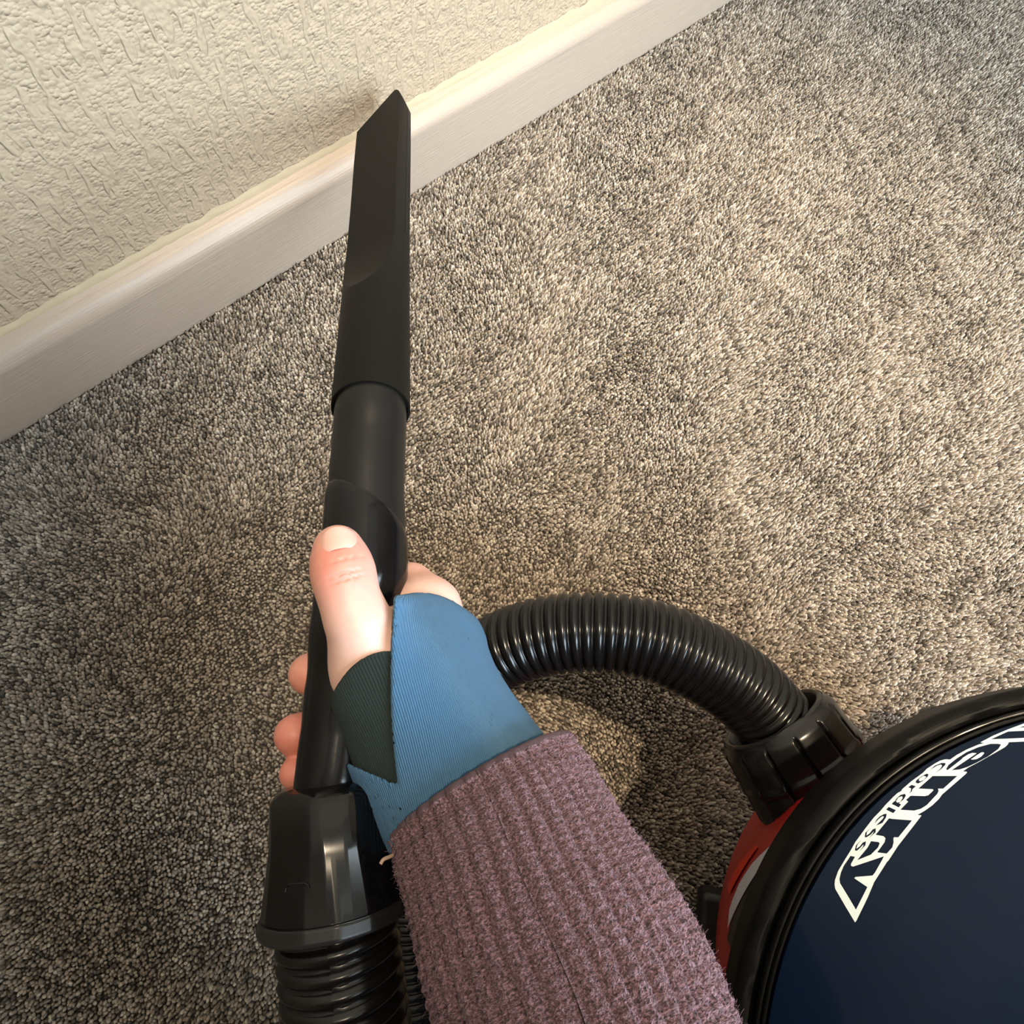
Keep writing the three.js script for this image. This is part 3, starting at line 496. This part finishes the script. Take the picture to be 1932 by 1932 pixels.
  function wrapUV(geo, radius) {
    const n0 = geo.toNonIndexed ? geo.toNonIndexed() : geo, P = n0.attributes.position, uv = new Float32Array(P.count * 2), p = V(0, 0, 0);
    const e1 = toEye(armA); e1.addScaledVector(armDir, -e1.dot(armDir)).normalize(); const e2 = new THREE.Vector3().crossVectors(armDir, e1);
    for (let t = 0; t < P.count; t += 3) {
      const a = []; for (let k = 0; k < 3; k++) { p.fromBufferAttribute(P, t + k).sub(armA); a.push([Math.atan2(p.dot(e2), p.dot(e1)), p.dot(armDir)]); }
      for (let k = 1; k < 3; k++) { if (a[k][0] - a[0][0] > Math.PI) a[k][0] -= 2 * Math.PI; if (a[k][0] - a[0][0] < -Math.PI) a[k][0] += 2 * Math.PI; }
      for (let k = 0; k < 3; k++) { uv[(t + k) * 2] = a[k][0] * radius; uv[(t + k) * 2 + 1] = a[k][1]; }
    }
    n0.setAttribute('uv', new THREE.BufferAttribute(uv, 2)); return n0;
  }
  const under = (p) => smin(smin(palm(p), heel(p), 0.014), smin(knuckles(p), thumb(p), 0.010), 0.014);
  // fine ribbed jersey, one tile = 11 ribs
  const jerseyBump = dataTexture(512, 512, (u, v) => { const rib = Math.pow(Math.abs(Math.sin(u * 11 * Math.PI)), 0.8), st = 0.5 + 0.5 * Math.sin(v * 64 * Math.PI * 2 + 2 * Math.abs(Math.sin(u * 11 * Math.PI))); return 0.2 + 0.55 * rib + 0.14 * st * rib + 0.1 * noise2(u * 64, v * 64, 64, 64, 81); }, 1);
  jerseyBump.repeat.set(1 / 0.0064, 1 / 0.0148);
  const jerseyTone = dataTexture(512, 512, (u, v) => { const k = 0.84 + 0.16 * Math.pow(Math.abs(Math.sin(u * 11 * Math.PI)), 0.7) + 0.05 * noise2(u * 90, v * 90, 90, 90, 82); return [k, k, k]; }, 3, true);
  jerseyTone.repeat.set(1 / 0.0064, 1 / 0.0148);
  // --- green inner sleeve over the heel of the hand
  {
    const [a, b] = bounds([at(637, 1297, 0.25), at(905, 1500, 0.257), at(800, 1200, 0.28)], 0.034);
    const top = plane(at(634, 1300, 0.246), at(722, 1241, 0.246), at(700, 1290, 0.300), at(760, 1420, 0.26));
    const tc = at(690, 1262, 0.246), sh = (p) => smax(under(p) - 0.0020, smax(top(p) + 26 * Math.pow((p.x - tc.x) * camRight.x + (p.y - tc.y) * camRight.y + (p.z - tc.z) * camRight.z, 2) - 0.003, bare(p), 0.002), 0.0015);
    mesh('green_sleeve', wrapUV(solid(sh, a, b, 0.0015), 0.024), phys({ color: new THREE.Color(0.010, 0.022, 0.020), roughness: 0.9, bumpMap: jerseyBump, bumpScale: 0.0012, sheen: 0.3, sheenRoughness: 0.6, sheenColor: new THREE.Color(0.2, 0.35, 0.33) }), g).userData.label = 'dark green ribbed inner sleeve';
  }
  // --- blue sleeve with a thumb hole
  {
    const [a, b] = bounds([at(735, 1130, 0.255), at(890, 1140, 0.29), at(905, 1510, 0.257), at(868, 1330, 0.30)], 0.04);
    const hemC = at(797, 1118, 0.266), endRim = plane(at(798, 1118, 0.266), at(840, 1118, 0.266), at(800, 1128, 0.300), at(830, 1300, 0.27));
    const edge1 = plane(at(741, 1140, 0.25), at(713, 1300, 0.25), at(700, 1240, 0.31), at(850, 1250, 0.27)), edge2 = plane(at(713, 1300, 0.25), at(738, 1470, 0.25), at(700, 1360, 0.31), at(850, 1350, 0.27));
    const lower = plane(at(688, 1449, 0.25), at(744, 1470, 0.25), at(700, 1440, 0.30), at(760, 1540, 0.26));
    const sh = (p) => {
      const u = under(p), hole = Math.min(smax(edge1(p), edge2(p), 0.012), lower(p)), hem = endRim(p) + 20 * Math.pow((p.x - hemC.x) * camRight.x + (p.y - hemC.y) * camRight.y + (p.z - hemC.z) * camRight.z, 2);
      return smax(smax(u - 0.0042 - 0.0006 * (1 - smooth(0, 0.005, Math.abs(hem + 0.0035))), -(u - 0.0022), 0.0008), smax(smax(hole, hem, 0.002), bare(p) - 0.012, 0.002), 0.0012);
    };
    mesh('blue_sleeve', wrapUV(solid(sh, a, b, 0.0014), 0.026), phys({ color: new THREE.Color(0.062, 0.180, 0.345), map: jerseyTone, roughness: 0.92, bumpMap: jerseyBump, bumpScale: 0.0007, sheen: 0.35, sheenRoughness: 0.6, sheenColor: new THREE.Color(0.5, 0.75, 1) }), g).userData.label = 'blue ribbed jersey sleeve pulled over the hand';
  }
  // --- plum jumper sleeve, chunky ribs
  let wool0, path0;
  {
    const path = curveOf([at(917, 1490, 0.2545), at(938, 1532, 0.2500), at(968, 1600, 0.2420), at(1012, 1710, 0.229), at(1108, 1932, 0.206), V(-0.058, 0.296, 0.555), V(-0.100, 0.340, 0.620)]), SL = path.getLength();
    const ribs = 38, R0 = (s) => (0.0425 + 0.0028 * smooth(0, 0.09, s)) * (1 - 0.05 * (1 - smooth(0, 0.012, s)));
    const st = toEye(path.getPointAt(0));
    const wool = (s, a) => {
      const w = a * ribs + 2.2 * wide(s * 16, a * 1.5, 91) + 0.5 * wide(s * 120, a * 12, 90), rib = Math.pow(Math.abs(Math.sin(w * 0.5)), 0.7);
      const ax = a * 45, knit = 0.5 + 0.5 * Math.sin(s / 0.0034 * 6.2832 + 2.4 * rib + 1.1 * wide(s * 60, ax * 0.3, 92));
      const bend = 0.0011 * Math.sin(a * 2 + s * 60) + 0.0014 * wide(s * 14, a, 93);
      return R0(s) + bend + 0.0019 * rib + 0.0007 * knit * rib + 0.0009 * wide(s * 420, ax * 9, 94) + 0.0005 * wide(s * 900, ax * 20, 95);
    };
    const knitBump = dataTexture(512, 512, (u, v) => 0.5 + 0.35 * noise2(u * 60, v * 90, 60, 90, 96) + 0.25 * noise2(u * 140, v * 140, 140, 140, 97), 1);
    knitBump.repeat.set(6, 24);
    const knitTone = dataTexture(512, 512, (u, v) => { const k = 0.74 + 0.36 * noise2(u * 50, v * 60, 50, 60, 98) + 0.36 * noise2(u * 110, v * 130, 110, 130, 99); return [k, k * 0.99, k]; }, 3, true);
    knitTone.repeat.set(5, 20);
    const wm = phys({ color: new THREE.Color(0.29, 0.172, 0.205), map: knitTone, roughness: 1, bumpMap: knitBump, bumpScale: 0.0012, sheen: 0.6, sheenRoughness: 0.7, sheenColor: new THREE.Color(0.75, 0.55, 0.66), side: THREE.DoubleSide });
    wool0 = wm; path0 = (t) => path.getPointAt(t);
    const outer = tube(path, 560, 560, wool, st, 1), inner = tube(path, 80, 96, (s) => R0(s) - 0.0035, st, 1);
    const fr = frames(path, 560, st);
    const hem = grid(8, 560, (u, v) => { const a = v * 6.2831853, q = fr[0], ro = wool(0, a), ri = 0.0385, t = u * Math.PI, r = mix(ro, ri, 0.5 - 0.5 * Math.cos(t)); return q.p.clone().addScaledVector(q.t, -0.0024 * Math.sin(t)).addScaledVector(q.n, Math.cos(a) * r).addScaledVector(q.b, Math.sin(a) * r); });
    const sleeve = mesh('jumper_sleeve', mergeGeometries([outer, inner, hem]), wm, g); sleeve.userData.label = 'plum chunky ribbed wool jumper sleeve';
    // loose wool fibres
    const rnd = seeded(5), fibre = (() => { const c = new THREE.QuadraticBezierCurve3(V(0, 0, 0), V(0.25, 0.7, 0), V(0.9, 0.9, 0.2)); return new THREE.TubeGeometry(c, 4, 0.018, 3); })();
    const N = 15000, fuzz = new THREE.InstancedMesh(fibre, std({ color: 0xffffff, roughness: 1 }), N), m4 = new THREE.Matrix4(), col = new THREE.Color(), Y = V(0, 1, 0);
    fuzz.name = 'wool_fuzz'; fuzz.userData = { kind: 'stuff' };
    for (let i = 0; i < N; i++) {
      const s = Math.pow(rnd(), 1.0) * SL * 0.62, a = rnd() * 6.2831853, q = fr[Math.min(560, Math.round(s / SL * 560))], d = q.n.clone().multiplyScalar(Math.cos(a)).addScaledVector(q.b, Math.sin(a));
      const o = q.p.clone().addScaledVector(d, wool(s, a) - 0.0003);
      const dir = d.clone().multiplyScalar(0.30).add(V(rnd() - 0.5, rnd() - 0.5, rnd() - 0.5).multiplyScalar(1.9)).normalize();
      const qq = new THREE.Quaternion().setFromUnitVectors(Y, dir), L = 0.0009 + 0.0016 * rnd();
      m4.compose(o, qq, V(L, L, L)); fuzz.setMatrixAt(i, m4);
      const b = 0.7 + 0.9 * rnd(), pale = rnd() < 0.03 ? 2.4 : 1; fuzz.setColorAt(i, col.setRGB(0.26 * b * pale, 0.150 * b * pale, 0.19 * b * pale));
    }
    fuzz.castShadow = fuzz.receiveShadow = true; sleeve.add(fuzz);
    // loose yarn end at the cuff
    mesh('loose_yarn', new THREE.TubeGeometry(curveOf([at(764, 1602, 0.234), at(749, 1609, 0.2315), at(736, 1616, 0.2285), at(723, 1622, 0.2262), at(718, 1630, 0.2255)]), 20, 0.0007, 7), std({ color: new THREE.Color(0.42, 0.30, 0.22), roughness: 1 }), sleeve).userData.label = 'pale loose yarn end';
  }
  // --- the rest of the kneeling figure, out of view, posed to shade the left carpet
  {
    const cap = (a, b, ra, rb) => capsule(V(...a), V(...b), ra, rb), all = (list, k) => (p) => { let d = list[0](p); for (let i = 1; i < list.length; i++) d = smin(d, list[i](p), k); return d; };
    const end = path0(1), top = all([cap([-0.285, 0.300, 1.070], [-0.215, 0.520, 0.850], 0.135, 0.14), cap([-0.215, 0.520, 0.850], [-0.155, 0.660, 0.710], 0.12, 0.06), cap([-0.345, 0.600, 0.730], [0.015, 0.600, 0.790], 0.07, 0.07), cap([0.015, 0.580, 0.800], [-0.150, 0.385, 0.700], 0.062, 0.052), cap([-0.150, 0.385, 0.700], [end.x, end.y, end.z], 0.052, 0.0445), cap([-0.355, 0.580, 0.740], [-0.475, 0.360, 0.830], 0.06, 0.052), cap([-0.475, 0.360, 0.830], [-0.37, 0.215, 0.70], 0.052, 0.045)], 0.05);
    const clear = (p) => 0.115 - Math.hypot(p.x, p.z - 0.44) - Math.max(0, p.z - 0.62) * 9;
    mesh('jumper', solid((p) => smax(top(p), clear(p), 0.01), V(-0.58, 0.10, 0.54), V(0.14, 0.76, 1.27), 0.009), wool0, g).userData.label = 'plum knitted jumper on the unseen upper body, leaning to shade the left carpet';
    const legs = all([cap([-0.34, 0.19, 1.06], [-0.39, 0.085, 0.70], 0.115, 0.072), cap([-0.21, 0.19, 1.06], [-0.20, 0.085, 0.70], 0.115, 0.072), cap([-0.39, 0.082, 0.70], [-0.37, 0.062, 1.20], 0.072, 0.05), cap([-0.20, 0.082, 0.70], [-0.18, 0.062, 1.20], 0.072, 0.05)], 0.03);
    mesh('trousers', solid(legs, V(-0.56, 0.0, 0.56), V(0.0, 0.36, 1.30), 0.010), std({ color: 0x20242c, roughness: 0.9 }), g).userData.label = 'dark trousers on the folded legs';
    const shoes = all([cap([-0.37, 0.05, 1.21], [-0.36, 0.045, 1.36], 0.045, 0.038), cap([-0.18, 0.05, 1.21], [-0.19, 0.045, 1.36], 0.045, 0.038)], 0.01);
    mesh('socks', solid(shoes, V(-0.45, -0.01, 1.13), V(-0.10, 0.12, 1.43), 0.008), std({ color: 0x3a3a3e, roughness: 0.95 }), g).userData.label = 'grey socks';
    // head, looking down at the nozzle
    const hq = new THREE.Quaternion().setFromUnitVectors(V(0, 0, -1), V(0.30, -0.62, -0.72).normalize()), hc = V(-0.10, 0.84, 0.61), inv = hq.clone().invert(), lp = V(0, 0, 0);
    const ell = (p, c, r) => { const x = (p.x - c[0]) / r[0], y = (p.y - c[1]) / r[1], z = (p.z - c[2]) / r[2], k = Math.hypot(x, y, z); return (k - 1) * Math.min(...r); };
    const face = (p) => {
      lp.copy(p).sub(hc).applyQuaternion(inv);
      let d = smin(ell(lp, [0, 0.03, 0.015], [0.074, 0.085, 0.092]), ell(lp, [0, -0.055, -0.035], [0.052, 0.065, 0.058]), 0.05);
      d = smin(d, ell(lp, [0, -0.022, -0.098], [0.012, 0.026, 0.018]), 0.016);
      d = smin(d, ell(lp, [0, -0.066, -0.088], [0.022, 0.008, 0.010]), 0.008);
      for (const s of [-1, 1]) { d = smin(d, ell(lp, [s * 0.077, 0.0, 0.02], [0.012, 0.03, 0.02]), 0.01); d = smax(d, -ell(lp, [s * 0.032, 0.012, -0.098], [0.016, 0.010, 0.016]), 0.012); d = smin(d, ell(lp, [s * 0.032, 0.012, -0.078], [0.013, 0.012, 0.012]), 0.004); }
      return d;
    };
    const neck = capsule(V(-0.155, 0.66, 0.715), V(-0.11, 0.79, 0.655), 0.052, 0.05);
    plainSkin('head', solid((p) => smin(face(p), neck(p), 0.03), V(-0.26, 0.6, 0.44), V(0.06, 0.98, 0.82), 0.005));
    const hairD = (p) => { const f = face(p); lp.copy(p).sub(hc).applyQuaternion(inv); const cut = lp.z + 0.015 + Math.max(0, lp.y + 0.01) * 0.95; return smax(smin(f - 0.012, ell(lp, [0, -0.05, 0.085], [0.075, 0.11, 0.045]), 0.03), -cut, 0.012); };
    mesh('hair', solid(hairD, V(-0.30, 0.62, 0.42), V(0.10, 1.02, 0.84), 0.006), std({ color: new THREE.Color(0.045, 0.026, 0.016), roughness: 0.6 }), g).userData.label = 'dark brown hair';
    // other hand, resting on the thigh
    const B = (x, y, z) => V(x, y, z), other = [capsule(B(-0.365, 0.208, 0.695), B(-0.355, 0.185, 0.635), 0.026, 0.03), capsule(B(-0.35, 0.18, 0.62), B(-0.362, 0.165, 0.585), 0.02, 0.018)];
    const tips = [[-0.382, 0.145, 0.555], [-0.366, 0.142, 0.535], [-0.348, 0.142, 0.532], [-0.330, 0.144, 0.545]];
    tips.forEach(([x, y, z], i) => { other.push(capsule(B(-0.372 + i * 0.012, 0.170, 0.600), B(x, y + 0.014, z + 0.025), 0.0095, 0.0088)); other.push(capsule(B(x, y + 0.014, z + 0.025), B(x, y - 0.006, z), 0.0088, 0.0075)); });
    other.push(capsule(B(-0.335, 0.178, 0.640), B(-0.312, 0.160, 0.605), 0.012, 0.010)); other.push(capsule(B(-0.312, 0.160, 0.605), B(-0.305, 0.145, 0.580), 0.010, 0.0085));
    plainSkin('resting_hand', solid((p) => { let d = smin(other[0](p), other[1](p), 0.012); for (let i = 2; i < other.length; i++) d = smin(d, other[i](p), 0.003); return d; }, V(-0.42, 0.10, 0.50), V(-0.27, 0.26, 0.74), 0.004));
  }
}

renderer.render(scene, camera);
